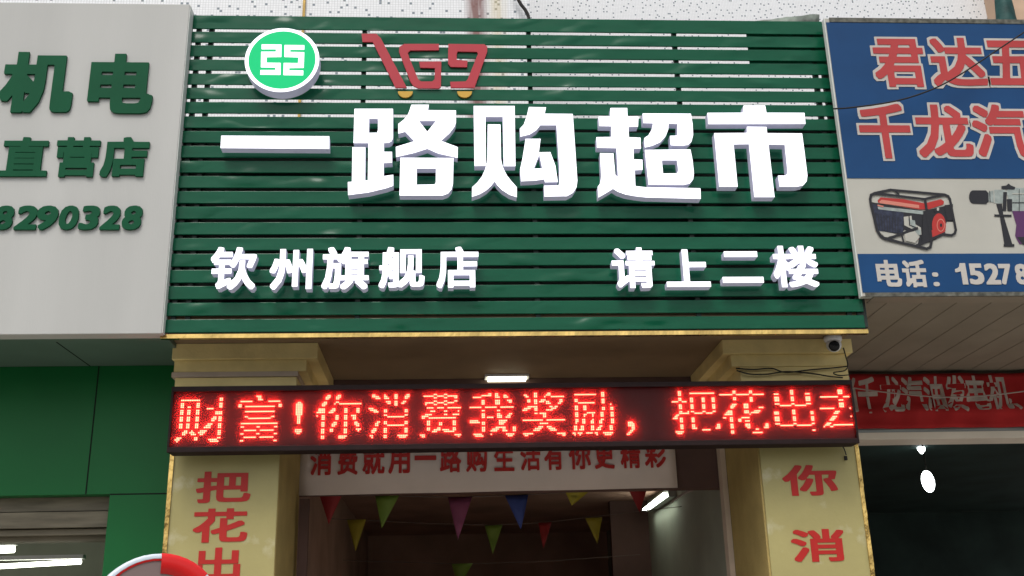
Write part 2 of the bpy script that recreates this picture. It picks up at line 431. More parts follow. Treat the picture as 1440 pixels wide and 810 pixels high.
def led_screen_mat():
    """dark LED modules with a fine grid of unlit lenses"""
    m, nt, b = newmat('led_modules'); N, L = nt.nodes, nt.links
    tc = N.new('ShaderNodeTexCoord'); mp = N.new('ShaderNodeMapping'); mp.inputs['Scale'].default_value = (100, 100, 100); L.new(tc.outputs['Object'], mp.inputs[0])
    fr = N.new('ShaderNodeVectorMath'); fr.operation = 'FRACTION'; L.new(mp.outputs[0], fr.inputs[0])
    sb = N.new('ShaderNodeVectorMath'); sb.operation = 'SUBTRACT'; L.new(fr.outputs[0], sb.inputs[0]); sb.inputs[1].default_value = (.5, .5, .5)
    ml = N.new('ShaderNodeVectorMath'); ml.operation = 'MULTIPLY'; L.new(sb.outputs[0], ml.inputs[0]); ml.inputs[1].default_value = (1, 0, 1)
    ln = N.new('ShaderNodeVectorMath'); ln.operation = 'LENGTH'; L.new(ml.outputs[0], ln.inputs[0])
    lt = N.new('ShaderNodeMath'); lt.operation = 'LESS_THAN'; lt.inputs[1].default_value = .3; L.new(ln.outputs['Value'], lt.inputs[0])
    mx = N.new('ShaderNodeMix'); mx.data_type = 'RGBA'; L.new(lt.outputs[0], mx.inputs['Factor'])
    mx.inputs['A'].default_value = (.022,.008,.008,1); mx.inputs['B'].default_value = (.05,.018,.016,1)
    L.new(mx.outputs['Result'], b.inputs['Base Color']); b.inputs['Roughness'].default_value = .6
    return m
M['led_screen'] = led_screen_mat()
M['led_on'] = emit('lit_led', (1.0,.15,.085), 11, (.05,.02,.02))

# ------------------------------------------------------------------ ground and street
g = MB(); g.box(-250, 250, -250, 250, -.5, -.004); tag(g.build('ground', M['asphalt']), kind='structure')
g = MB(); g.box(-120, 120, -13, -4.6, -.02, .0); tag(g.build('road', M['asphalt']), kind='structure')
g = MB(); g.box(-120, 120, -4.45, 12, -.02, .13); tag(g.build('pavement', M['paving']), kind='structure')
g = MB(); g.box(-120, 120, -4.6, -4.453, -.02, .15); tag(g.build('kerb', M['concrete']), kind='structure')

# ------------------------------------------------------------------ tiled building above the shops
YW1 = 1.62; YW2 = 7.0
xr = at(745, 12, YW1).x
STAINS = [(at(626, 12, YW1).x, .11, (.16,.05,.04), 1.2), (at(655, 12, YW1).x, .10, (.55,.44,.20), .5), (at(713, 12, YW1).x, .09, (.30,.27,.24), .9), (at(734, 12, YW1).x, .10, (.55,.48,.36), .6)]
M['mosaic_near'] = mosaic('white_mosaic', .0225, 3.0, 4, stain=1)
M['mosaic_far'] = mosaic('white_mosaic_far', .0225, 8.0, 4)
tb = thing('tiled_building', (xr, YW1, 3.5), 'white mosaic tiled upper storey streaked with rust, behind the green slatted sign', 'building')
w = MB(); w.box(-9, xr, YW1, YW2-.01, 3.56, 11); w.build('wall', M['mosaic_near'], tb)
p = MB(); q = at(427, 12, YW1-.03).x; p.box(q-.010, q+.010, YW1-.02, YW1-.001, 3.6, 11); p.build('gold_strip', M['gold_dull'], tb)
tb2 = thing('tiled_building', (xr+3, YW2, 3.5), 'plain white mosaic tiled wall set back behind the right end of the signs', 'building')
w = MB(); w.box(xr-.4, at(1407, 10, YW2).x+.15, YW2, YW2+5, 3.56, 16); w.build('wall', M['mosaic_far'], tb2)
pk = thing('brick_building', (9, YW2-.6, 3.5), 'pinkish tiled wall in the top right corner of the view', 'building')
xk = at(1421, 10, YW2-.6).x
w = MB(); w.box(xk, xk+5, YW2-.6, YW2+5, 3.56, 16); w.build('wall', M['pink_tile'], pk)
w = MB()
for z in np.arange(6, 14, .6): w.box(xk+.002, xk+5, YW2-.606, YW2-.601, z, z+.012)
for i in range(12): w.box(xk+.3+i*.45, xk+.312+i*.45, YW2-.606, YW2-.601, 5.5, 14)
w.build('tile_joints', M['seam'], pk)
# bundled tarp standing between the two walls
a, b2 = at(1396, 27, YW2-1.2), at(1427, 27, YW2-1.2); c_, d_ = at(1403, -8, YW2-1.2), at(1418, -8, YW2-1.2)
t = MB(); n = 20; rings = []
for j in range(9):
    f = j/8; z = a.z-.5+(c_.z-a.z+.8)*f
    cx = (a.x+b2.x)/2*(1-f)+(c_.x+d_.x)/2*f; r = ((b2.x-a.x)/2*1.12)*(1-f)+((d_.x-c_.x)/2)*.92*f
    rings.append([(cx+r*(1+.08*math.sin(5*k*2*math.pi/n+j))*math.cos(2*math.pi*k/n), YW2-1.2+r*math.sin(2*math.pi*k/n), z) for k in range(n)])
vs = [v for q in rings for v in q]
t.add(vs, [(i*n+k, i*n+(k+1)%n, (i+1)*n+(k+1)%n, (i+1)*n+k) for i in range(8) for k in range(n)]+[tuple(range(n))[::-1], tuple(range(8*n, 9*n))], 0, True)
tag(t.build('tarp_bundle', M['tarp']), 'dark green bundled tarpaulin standing above the blue sign at the top right corner', 'tarpaulin')
# roof the canopies carry, out of sight from the street
# hose on the corner of the tiled wall
h = MB(); h.tube([at(px, py, YW1-.06) for px, py in ((722,-12),(728,-2),(733,7),(738,13),(742,20),(744.5,29),(745,45))], .014, 10)
tag(h.build('black_hose', M['cable']), 'short black hose curving down the corner of the white tiled wall', 'hose')

# ------------------------------------------------------------------ main green slatted sign
X0S, X1S = -2.05, 2.05
sg = thing('shop_sign', (0, 0, ZB), 'large green slatted sign with lit white lettering and two logos above the entrance', 'sign')
NS = 21; PT = (ZT-ZB)/NS; SH = PT*.79
sl = MB()
for i in range(NS):
    z0 = ZB+i*PT+ (0 if i == 0 else .0); 
    dx0, dx1 = random.uniform(-.012, .004), random.uniform(-.004, .006)
    z1 = z0+SH if i < NS-1 else ZT
    sl.box(X0S+dx0, X1S+dx1, .0, .010, z0, z1, 0, TAU+random.uniform(-.03,.03), z0); 
    for q in range(-8, 0): sl.v[q] = (sl.v[q][0], sl.v[q][1]+TAU*(z0-ZB), sl.v[q][2])
sl.build('slat_panel', M['slat'], sg, bevel=.0035)
fr = MB()
for px in (512, 744, 950, 1143):
    x = at_sign(px, 60).x; fr.box(x-.014, x+.014, .016, .05, ZB+.01, ZT-.02, 0, TAU, ZB)
for x in (X0S+.05, X0S+.13): fr.box(x-.014, x+.014, .016, .05, ZB+.01, ZT-.02, 0, TAU, ZB)
fr.box(X1S-.035, X1S+.022, .017, .055, ZB+.01, ZT-.02, 0, TAU, ZB)
fr.build('batten', M['batten'], sg)
bb = MB(); bb.box(X0S-.03, X1S+.02, .06, .09, ZB+.02, at_sign(700, 168).z, 0, TAU, ZB); bb.build('back_board', M['dark'], sg)
pa = MB(); q0, q1 = at_sign(1052, 60).x, X1S-.01
pa.box(q0, q1, .016, .022, at_sign(1100, 101).z, at_sign(1100, 31).z, 0, TAU, ZB); pa.build('patch_panel', M['slat'], sg)
gt = MB(); gt.box(X0S-.01, X1S+.01, -.002, .03, ZB-.034, ZB-.010); gt.build('gold_trim', M['gold'], sg)

S1 = 5.2614
def tr(x0, y0, s, pts): return [(x0+a/s, y0+b/s) for a, b in pts]
LET = {
 'yi': (290, 170, 7.58, [[[(160,157),(1312,163),(1312,298),(152,290)]]]),
 'lu': (480, 140, S1, [
   [[(97,68),(382,68),(382,285),(372,308),(350,320),(315,322),(315,386),(375,386),(375,467),(313,470),(313,566),(384,556),(384,638),(330,657),(200,688),(50,707),(48,610),(78,608),(82,352),(178,352),(176,598),(196,598),(200,322),(90,322)],
    [(206,142),(271,142),(271,225),(265,245),(203,246)]],
   [[(518,38),(648,38),(640,78),(848,80),(848,170),(838,200),(800,250),(738,305),(862,352),(860,432),(830,425),(720,400),(636,364),(540,395),(405,425),(403,350),(540,308),(472,238),(421,252),(421,180),(460,150),(490,115),(505,80)],
    [(575,158),(700,158),(636,238)]],
   [[(437,430),(830,432),(826,620),(815,665),(790,695),(750,710),(430,710)],[(558,510),(700,510),(699,612),(690,628),(557,630)]]]),
 'gou': (650, 140, S1, [
   [[(85,47),(388,47),(394,493),(307,493),(300,128),(172,128),(176,490),(91,492)]],
   [[(189,183),(283,184),(287,435),(292,470),(305,510),(330,560),(365,605),(404,648),(404,722),(350,705),(295,670),(260,635),(240,605),(215,637),(180,670),(130,700),(72,720),(73,648),(110,615),(145,570),(170,515),(182,465),(187,420)]],
   [[(493,55),(620,57),(610,104),(818,106),(835,350),(852,600),(845,650),(820,690),(775,715),(608,718),(604,637),(700,635),(714,632),(720,620),(718,500),(708,350),(697,190),(577,190),(550,225),(500,258),(430,275),(426,215),(455,185),(475,130),(485,90)]],
   [[(468,290),(580,290),(567,390),(652,388),(690,490),(707,610),(612,612),(606,590),(540,600),(435,605),(428,515),(445,440),(460,350)],[(570,408),(592,510),(530,510)]]]),
 'chao': (828, 140, S1, [
   [[(160,62),(284,62),(287,126),(367,126),(364,200),(293,202),(297,278),(383,282),(386,362),(331,365),(333,442),(397,444),(398,520),(340,523),(345,640),(420,648),(826,656),(829,735),(420,724),(340,715),(270,702),(215,682),(178,660),(140,685),(70,725),(66,645),(85,620),(92,570),(83,396),(183,398),(188,470),(196,555),(216,575),(204,360),(60,356),(56,278),(167,276),(165,198),(76,196),(72,126),(158,124)]],
   [[(398,102),(755,104),(768,180),(772,260),(760,310),(735,335),(690,342),(606,338),(600,268),(655,266),(655,180),(590,178),(588,220),(570,268),(530,315),(470,342),(414,355),(410,285),(440,265),(465,225),(475,176),(402,174)]],
   [[(414,372),(752,368),(768,450),(778,545),(772,590),(745,622),(700,632),(442,630)],[(540,450),(652,450),(662,520),(655,545),(550,547)]]]),
 'shi': (980, 140, S1, [
   [[(345,44),(505,44),(515,97),(796,98),(804,180),(84,182),(78,98),(340,97)]],
   [[(370,200),(515,202),(520,248),(778,250),(798,400),(818,560),(812,605),(785,635),(740,645),(612,645),(600,562),(655,562),(668,550),(670,530),(650,335),(530,332),(575,722),(425,722),(385,330),(272,332),(302,645),(165,645),(128,248),(370,246)]]]),
}
DL = .085
for k, (x0, y0, s, polys) in LET.items():
    F, Sd = MB(), MB()
    for loops in polys:
        solid_poly([tr(x0, y0, s, lp) for lp in loops], F, Sd, at_sign, DL, .022)
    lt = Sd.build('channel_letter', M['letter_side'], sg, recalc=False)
    lt['label'] = 'large lit white character '+{'yi':'一','lu':'路','gou':'购','chao':'超','shi':'市'}[k]
    F.build('letter_face', M['letter_face'], lt, recalc=False)
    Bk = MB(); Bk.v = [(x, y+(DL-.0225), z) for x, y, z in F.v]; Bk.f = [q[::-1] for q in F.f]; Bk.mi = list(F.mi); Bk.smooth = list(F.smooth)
    Bk.build('halo_glow_back', M['halo_glow_back'], lt, recalc=False)
SMALL = [('钦',295.8,360,347.4,407),('州',379.4,439,350,407),('旗',453,518.7,347.5,406.7),('舰',533,597,347.5,405),('店',614,673,347,405),
         ('请',860.6,921,348,405),('上',936,997.6,350.6,403.3),('二',1014.6,1072,353.4,397.6),('楼',1087,1150.5,345.6,403.8)]
for ch, a, b, c, d in SMALL:
    F, Sd = MB(), MB()
    X0, X1, Z0, Z1 = rect_of(a, b, c, d, lambda px, py: at_sign(px, py, DL))
    solid_glyph(ch, .026, X0, X1, Z0, Z1, -DL, -.022, F, Sd, lean=sign_y)
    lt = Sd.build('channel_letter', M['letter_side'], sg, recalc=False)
    lt['label'] = 'small lit white character '+ch
    F.build('letter_face', M['letter_face'], lt, recalc=False)
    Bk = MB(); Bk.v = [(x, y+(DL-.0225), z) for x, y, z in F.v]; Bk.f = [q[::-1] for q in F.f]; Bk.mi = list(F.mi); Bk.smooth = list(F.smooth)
    Bk.build('halo_glow_back', M['halo_glow_back'], lt, recalc=False)
# round logo
cc = at_sign(396.7, 84, .09); rr = (at_sign(449.1, 84, .09).x-at_sign(344.3, 84, .09).x)/2
def circ(r, d, n=56): return [(cc.x+r*math.cos(2*math.pi*k/n), sign_y(cc.z+r*math.sin(2*math.pi*k/n))-d, cc.z+r*math.sin(2*math.pi*k/n)) for k in range(n)]
n = 56; rim = MB(); A, B = circ(rr, .09), circ(rr, .004)
rim.add(A+B, [(k, n+k, n+(k+1)%n, (k+1)%n) for k in range(n)], 0, True)
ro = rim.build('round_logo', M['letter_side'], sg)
fc = MB(); fc.add(circ(rr, .09)+circ(rr*.90, .09), [(k, (k+1)%n, n+(k+1)%n, n+k) for k in range(n)]); fc.build('logo_rim', M['letter_face'], ro)
fc = MB(); fc.add(circ(rr*.90, .09), [tuple(range(n))]); fc.build('logo_face', M['logo_green'], ro)
em = MB()
for pts in ([(195,226),(390,228),(388,348),(243,350),(243,406),(382,408),(380,524),(181,522),(183,478),(328,478),(330,452),(188,450),(190,298),(335,298),(337,272),(195,272)],
            [(420,232),(614,234),(613,277),(475,277),(475,300),(613,303),(608,455),(465,457),(465,480),(604,483),(602,528),(408,526),(412,408),(553,410),(556,352),(418,348)]):
    solid_poly([tr(340, 30, 6.983, pts)], em, em, at_sign, .094, .0905)
em.build('logo_emblem', M['letter_face'], ro, recalc=False)
# cart logo
cart = MB()
for pts in ([(678,98),(752,98),(775,120),(908,372),(850,372),(735,140),(683,140)],
            [(895,150),(1070,150),(1070,182),(925,183),(912,195),(918,215),(965,330),(980,340),(1035,340),(1048,330),(1050,272),(975,270),(970,240),(1082,238),(1080,368),(1070,375),(965,374),(940,362),(925,340),(868,190),(870,165)],
            [(1118,150),(1300,152),(1315,165),(1314,190),(1250,372),(1130,372),(1127,342),(1205,340),(1215,330),(1268,200),(1262,190),(1165,188),(1160,200),(1160,230),(1215,235),(1212,268),(1130,266),(1116,250)]):
    solid_poly([tr(320, 20, 3.6, pts)], cart, cart, at_sign, .014, .003)
co = cart.build('cart_logo', M['cart_red'], sg, recalc=False)
for xc in (900, 1200):
    wh = MB(); pts = [(xc+38*math.cos(math.pi*k/10), 390+32*math.sin(math.pi*k/10)) for k in range(11)]
    solid_poly([tr(320, 20, 3.6, pts)], wh, wh, at_sign, .014, .003); wh.build('cart_wheel', M['cart_yellow'], co, recalc=False)
# crumpled sheet lying on the sign's top right end
rg = MB(); nx = 14
zt = ZT
for i in range(nx+1):
    f = i/nx; px = 1060+f*92; top = 29.5-9.5*min(1, f*1.15)+random.uniform(-.7, .7)
    P = at(px, top, .10+.02*math.sin(i*2.1)); Q = at(px, 36, .075)
    rg.v += [tuple(Q), tuple(P)]
for i in range(nx): rg.f.append((2*i, 2*i+2, 2*i+3, 2*i+1)); rg.mi.append(0); rg.smooth.append(True)
o = rg.build('crumpled_sheet', M['rag']); md = o.modifiers.new('thickness', 'SOLIDIFY'); md.thickness = .006
tag(o, 'crumpled grey green sheet on the top right end of the slatted sign', 'sheet')

# ------------------------------------------------------------------ supermarket entrance: soffit, beam, room
ZS = at(340, 486.5, .38).z
print('ZS', ZS, ZB)
YD = 1.30
en = thing('entrance_porch', (0, .9, 0), 'brown ceilinged supermarket entrance porch with dark interior beneath the green sign', 'entrance')
s = MB(); s.box(-2.06, 2.045, .032, YD+.3, ZS+.012, ZS+.13); s.build('soffit', M['soffit'], en)
zb_ban = at(700, 694, YD-.03).z
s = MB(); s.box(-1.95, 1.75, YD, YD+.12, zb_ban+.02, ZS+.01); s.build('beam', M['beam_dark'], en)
xl = at(422, 720, .95).x; xrr = at(1018, 720, 1.05).x
RX0, RX1, RY0, RY1, RZ = xl-.02, at(1072, 700, .41).x+.004, YD+.121, 7.0, zb_ban+.32
r = MB(); r.box(RX0-.1, RX0, RY0, RY1, .14, RZ); r.build('left_wall', M['interior_dark'], en)
r = MB(); r.box(RX1, RX1+.1, RY0-.1, RY1, .14, RZ); r.build('right_wall', M['interior_wall'], en)
r = MB(); r.box(RX0-.1, RX1+.1, RY1+.001, RY1+.1, .14, RZ+.1); r.build('back_wall', M['interior_dark'], en)
r = MB(); r.box(RX0-.1, RX1+.1, RY0+.001, RY1, RZ+.001, RZ+.1); r.build('ceiling', M['interior_dark'], en)
r = MB(); r.box(RX0-.1, RX1+.1, RY0-.9, RY1, .131, .139); r.build('floor', M['interior_dark'], en)
# partition standing inside on the right and a pale door edge
r = MB(); v = at_x(962, 720, RX1-.35)
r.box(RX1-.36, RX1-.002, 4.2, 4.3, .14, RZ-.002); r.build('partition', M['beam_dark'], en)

b_ = MB(); xj0 = at(428, 740, 1.2).x
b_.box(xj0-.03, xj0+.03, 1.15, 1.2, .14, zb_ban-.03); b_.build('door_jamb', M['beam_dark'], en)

# pillars
def pillar(xo, xi, yback, chars, label, steps, side):
    """xo/xi: outer and inner edge x of the shaft front; side -1 left, +1 right"""
    lo, hi = min(xo, xi), max(xo, xi)
    p = thing('pillar', ((lo+hi)/2, .6, .13), label, 'pillar', 'pillars either side of the supermarket entrance')
    ztop = ZS-.001
    z3 = steps[-1][3]
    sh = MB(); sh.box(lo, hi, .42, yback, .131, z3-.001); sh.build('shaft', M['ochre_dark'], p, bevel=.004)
    pp = MB(); pp.box(lo+.012, hi-.004, .408, .419, .14, z3-.12); po = pp.build('poster', M['yellow_paper'], p)
    gs = MB()
    ge0, ge1 = (lo-.012, lo+.012) if side < 0 else (hi-.012, hi+.012)
    N = 60
    for i in range(N):
        za, zb = .14+(z3-.3)*i/N, .14+(z3-.3)*(i+1)/N
        j0 = random.uniform(-.004, .004)
        gs.box(ge0, ge1, .400+j0, .4205, za, zb)
    gs.build('gold_edge', M['gold'], p)
    cb = None
    for i, (a, b, zt, zb, mat, y) in enumerate(steps):
        c = MB(); c.box(a, b, y, 1.28, zb, zt); q = c.build('capital_block', M[mat], p, bevel=.003)
    for ch, x0, x1, y0, y1 in chars:
        X0, X1, Z0, Z1 = rect_of(x0, x1, y0, y1, lambda px, py: at(px, py, .406))
        F = MB(); solid_glyph(ch, .026, X0, X1, Z0, Z1, .4045, .4078, F, F)
        F.build('red_character', M['char_red'], po, recalc=False)
    return p
def zat(px, py, Y): return at(px, py, Y).z
def xat(px, py, Y): return at(px, py, Y).x
L_lo, L_hi = xat(238, 700, .41), xat(391, 700, .41)
R_lo, R_hi = xat(1072, 700, .41), xat(1213, 700, .41)
xs0 = xat(243, 500, .38)
stepsL = [(xs0, xat(447,496,.38), zat(340,486,.36), zat(340,504.5,.36), 'ochre', .36),
          (xs0+.01, xat(431,513,.39), zat(340,504.7,.39), zat(340,522.5,.39), 'ochre', .39),
          (xs0+.0, xat(419,525,.385), zat(340,524,.385), zat(340,529.5,.385), 'stone_band', .385),
          (xs0+.02, xat(417,534,.40), zat(340,529.6,.40), zat(340,541,.40)-.06, 'ochre', .40)]
xs1 = xat(1197, 490, .38)
stepsR = [(xat(1015,488,.38), xs1, zat(1100,479,.36), zat(1100,496.5,.36), 'ochre', .36),
          (xat(1028,506,.39), xs1-.03, zat(1100,496.7,.39), zat(1100,514.8,.39), 'ochre', .39),
          (xat(1041,525,.40), xs1-.03, zat(1100,517,.40), zat(1100,541,.40)-.06, 'ochre', .40)]
for st in (stepsL, stepsR):
    st[0] = (st[0][0], st[0][1], ZS+.011, *st[0][3:])
    for i in range(1, len(st)):
        a = list(st[i]); a[2] = st[i-1][3]-.001; st[i] = tuple(a)
YPL = at_x(421, 720, L_hi).y; YPR = at_x(1027, 720, R_lo).y; print('pillar backs', YPL, YPR)
pillar(L_lo, L_hi, min(1.29, YPL), [('把',276,352.7,663,707),('花',271.7,348.3,715,762.7),('出',275,338,770,816)],
       'ochre pillar with a yellow poster of three red characters at the left of the entrance', stepsL, -1)
pillar(R_hi, R_lo, min(1.29, YPR), [('你',1100.7,1177.3,654,697),('消',1113,1188,744,790)],
       'ochre pillar with a yellow poster of two red characters at the right of the entrance', stepsR, 1)

b_ = MB(); b_.box(R_lo-.035, R_lo-.001, 1.18, 1.27, .14, ZS-.30); b_.build('door_jamb', M['stone_band'], en)

# ------------------------------------------------------------------ LED message board
YL = .22
P0, P1 = at(241, 590, YL), at(1199, 583, YL)
zt_, zb_ = 3.093, 2.710
led = thing('led_display', (0, YL, zb_), 'long red LED message board hung across both pillars over the entrance', 'led display')
LX0, LX1 = -2.02, 1.995
cb = MB(); cb.box(LX0, LX1, YL, YL+.10, zb_, zt_); cb.build('cabinet', M['led_case'], led, bevel=.004)
bez = MB()
for (za, zb) in ((zb_, zb_+.030), (zt_-.030, zt_)): bez.box(LX0-.003, LX1+.003, YL-.028, YL-.0005, za, zb)
for (xa, xb) in ((LX0-.003, LX0+.010), (LX1-.010, LX1+.003)): bez.box(xa, xb, YL-.028, YL-.0005, zb_+.031, zt_-.031)
bez.build('bezel', M['led_case'], led, bevel=.002)
scr = MB(); scr.box(LX0+.011, LX1-.011, YL-.004, YL-.0007, zb_+.031, zt_-.031); scr.build('led_screen', M['led_screen'], led)
def raster(ch, X0, X1, Z0, Z1):
    seg = glyph_edges(ch); Q = np.array([p for q in seg for p in q]); lo, hi = Q.min(0), Q.max(0)
    P = .01
    nx, nz_ = max(1, round((X1-X0)/P)), max(1, round((Z1-Z0)/P))
    gx = lo[0]+(np.arange(nx)+.5)/nx*(hi[0]-lo[0]); gy = hi[1]-(np.arange(nz_)+.5)/nz_*(hi[1]-lo[1])
    GX, GY = np.meshgrid(gx, gy); inn = winding(seg, GX, GY)
    # long level strokes are a single row of lamps, as on such boards
    out = inn.copy()
    for r in range(nz_):
        c = 0
        while c < nx:
            if inn[r, c]:
                e = c
                while e < nx and inn[r, e]: e += 1
                if e-c >= 7:
                    for k in range(c, e):
                        if r > 0 and inn[r-1, k]: out[r, k] = (not out[r-1, k]) and False
                c = e
            else: c += 1
    return out
LEDS = [('财',248,322,558.6,622),('富',334,395,555.7,620),('!',416,425,564,609.5),('你',441,506.5,554,617),('消',517,575,552,617),('费',590.6,648,552,616),
        ('我',661,725,552.5,614),('奖',735,797,550.5,613),('励',804,864,551,612.5),('，',881,892,592,610),('把',945,1010,549.7,610.6),('花',1013.5,1079.7,546.5,608.8),
        ('出',1089,1144,545.5,607),('去',1150,1216,545,606)]
hx = [(math.cos(math.pi/3*k+.5), math.sin(math.pi/3*k+.5)) for k in range(6)]
for ch, a, b, c, d in LEDS:
    X0, X1, Z0, Z1 = rect_of(a, b, c, d, lambda px, py: at(px, py, YL-.006))
    R = raster(ch, X0, X1, Z0, Z1)
    gx0 = round(X0/.01)*.01+.005; gz0 = round(Z1/.01)*.01-.005
    mb = MB()
    for r_ in range(R.shape[0]):
        zz = gz0-r_*.01
        if int(round(zz*100-.5)) % 4 == 0 and ch not in '，!': small = True
        else: small = False
        for c_i in range(R.shape[1]):
            if not R[r_, c_i]: continue
            xx = gx0+c_i*.01
            if xx > LX1-.018: continue
            if small and not (c_i > 0 and c_i < R.shape[1]-1 and R[r_, c_i-1] and R[r_, c_i+1] and R[r_, max(0, c_i-3):c_i+4].all()): continue
            ra, rb = .0046, .0036
            vs = [(xx+ra*u, YL-.0042, zz+ra*w) for u, w in hx]+[(xx+rb*u, YL-.0085, zz+rb*w) for u, w in hx]
            mb.add(vs, [(6,7,8,9,10,11)]+[(k, (k+1)%6, 6+(k+1)%6, 6+k) for k in range(6)])
    mb.build('lit_character', M['led_on'], led)['label'] = 'red lit character '+ch

cv = MB(); cv.box(LX0+.011, LX1-.011, YL-.0235, YL-.022, zb_+.031, zt_-.031)  # thin sheet added to scatter a red halo around the lit LEDs
m, nt, b = newmat('halo_scatter'); tr1 = nt.nodes.new('ShaderNodeBsdfTransparent'); tl = nt.nodes.new('ShaderNodeBsdfTranslucent'); mx1 = nt.nodes.new('ShaderNodeMixShader')
tl.inputs[0].default_value = (.85,.10,.14,1); mx1.inputs[0].default_value = .24
nt.links.new(tr1.outputs[0], mx1.inputs[1]); nt.links.new(tl.outputs[0], mx1.inputs[2]); nt.links.new(mx1.outputs[0], nt.nodes['Material Output'].inputs[0])
cv.build('added_halo_sheet', m, led)

# cables tucked on the right capital, dome camera
def cable(name, pts, Y, r, label, mat='cable', n=7):
    P = [Vector(at(px, py, Y)) for px, py in pts]
    # smooth the run
    Q = []
    for i in range(len(P)-1):
        p0, p1, p2, p3 = P[max(0,i-1)], P[i], P[i+1], P[min(len(P)-1,i+2)]
        for k in range(6):
            t = k/6; Q.append(.5*((2*p1)+(p2-p0)*t+(2*p0-5*p1+4*p2-p3)*t*t+(3*p1-p0-3*p2+p3)*t**3))
    Q.append(P[-1])
    return tag(MB().tube(Q, r, n).build(name, M[mat]), label, 'cable')
cable('cable', [(1035,518),(1060,519.5),(1085,518),(1105,523.5),(1140,520),(1175,517),(1192,515)], .37, .0045, 'upper dark cable looped over the right pillar capital')
cable('cable', [(1036,521),(1055,526),(1080,526),(1105,522.5),(1140,525),(1165,529),(1185,531)], .365, .0045, 'lower dark cable sagging across the right pillar capital')
cable('cable', [(1186,489),(1189,500),(1192,513),(1188,521),(1172,524),(1180,528),(1195,527)], .36, .004, 'thin dark cable dropping from the dome camera to the message board')
cable('cable', [(1183,626),(1187,631),(1190,640)], .39, .0035, 'short black cable end hanging below the right end of the message board')
o = MB(); c0 = at(1189.5, 643, .39); o.box(c0.x-.010, c0.x+.008, .385, .397, c0.z-.018, c0.z+.008)
tag(o.build('cable_plug', M['cable'], bevel=.002), 'small black plug on the cable end over the right pillar poster', 'plug')
dc = at(1172, 484, .30)
cm = thing('dome_camera', (dc.x, .30, ZS), 'white dome security camera under the right end of the sign', 'camera')
def lathe(mb, c, axis, prof, n=24, mi=0):
    axis = Vector(axis).normalized(); a = Vector((0,0,1)) if abs(axis.z) < .9 else Vector((1,0,0))
    u = axis.cross(a).normalized(); w = axis.cross(u)
    vs = [Vector(c)+axis*h+(u*math.cos(2*math.pi*k/n)+w*math.sin(2*math.pi*k/n))*r for r, h in prof for k in range(n)]
    mb.add(vs, [(i*n+k, i*n+(k+1)%n, (i+1)*n+(k+1)%n, (i+1)*n+k) for i in range(len(prof)-1) for k in range(n)], mi, True)
    return mb
zc = ZS
b_ = MB(); lathe(b_, (dc.x, .30, zc+.008), (0,0,-1), [(.0005,0),(.052,0),(.056,.012),(.052,.03),(.045,.036),(.0005,.037)]); b_.build('mount', M['white_plastic'], cm)
ax = Vector((-.25, -.75, -.42)).normalized()
pc = Vector((dc.x, .295, zc-.045))
b_ = MB(); lathe(b_, pc, ax, [(.001,-.045)]+[(.047*math.sin(t), -.047*math.cos(t)) for t in np.linspace(.3, 2.2, 12)]+[(.032,.036)]); hd = b_.build('camera_head', M['white_plastic'], cm)
b_ = MB(); lathe(b_, pc, ax, [(.034,.027),(.033,.040),(.024,.044),(.0005,.046)]); b_.build('lens', M['black_glass'], hd)

# soffit lamp
la = [at_z(686, 529.5, ZS), at_z(740, 529.0, ZS), at_z(733, 541, ZS), at_z(693, 541.5, ZS)]
y0, y1 = min(p.y for p in la), max(p.y for p in la); x0, x1 = la[0].x, la[1].x
y1 = min(y1, YD-.02)
lp = thing('ceiling_light', ((x0+x1)/2, (y0+y1)/2, ZS), 'lit square light panel in the brown porch ceiling', 'light')
f = MB(); f.box(x0-.02, x1+.02, y0-.02, y1+.01, ZS-.004, ZS+.0115); f.build('frame', M['white_plastic'], lp)
f = MB(); f.box(x0, x1, y0, y1, ZS-.018, ZS-.0045); f.build('diffuser', M['lamp'], lp)

# white slogan banner behind the LED board
YB = YD-.03
bn = thing('slogan_banner', (0, YB, zb_ban), 'dim white banner with a row of red characters hung below the message board', 'banner')
xb0, xb1 = xat(420, 665, YB), xat(951, 660, YB)
zL, zR = at(422, 697, YB).z, at(950, 686, YB).z
zt2 = at(700, 600, YB).z
b_ = MB(); nx = 40
for i in range(nx+1):
    f = i/nx; x = xb0+(xb1-xb0)*f; zz = zL+(zR-zL)*f
    b_.v += [(x, YB+.006*math.sin(f*19), zz), (x, YB+.004*math.sin(f*23+1), zt2)]
for i in range(nx): b_.f.append((2*i, 2*i+2, 2*i+3, 2*i+1)); b_.mi.append(0); b_.smooth.append(True)
bo = b_.build('banner_cloth', M['white_cloth'], bn); md = bo.modifiers.new('thickness', 'SOLIDIFY'); md.thickness = .004
BT = [('消',436.5,466.7),('费',475,503),('就',510,541),('用',546.4,576.5),('一',583,613.5),('路',618.7,648.5),('购',655.6,685),('生',695,723),('活',732,760),('有',765.5,792.4),('你',800,830.7),('更',836,863.7),('精',872.5,900.7),('彩',906.5,936)]
for ch, a, b in BT:
    f = (a-436.5)/500; yb_ = 668.5-11.5*f; yt_ = 630-10*f
    if ch == '一': yt_, yb_ = 640.5, 647
    X0, X1, Z0, Z1 = rect_of(a, b, yt_, yb_, lambda px, py: at(px, py, YB-.014))
    F = MB(); solid_glyph(ch, .022, X0, X1, Z0, Z1, YB-.014, YB-.011, F, F); F.build('red_character', M['char_red'], bn, recalc=False)

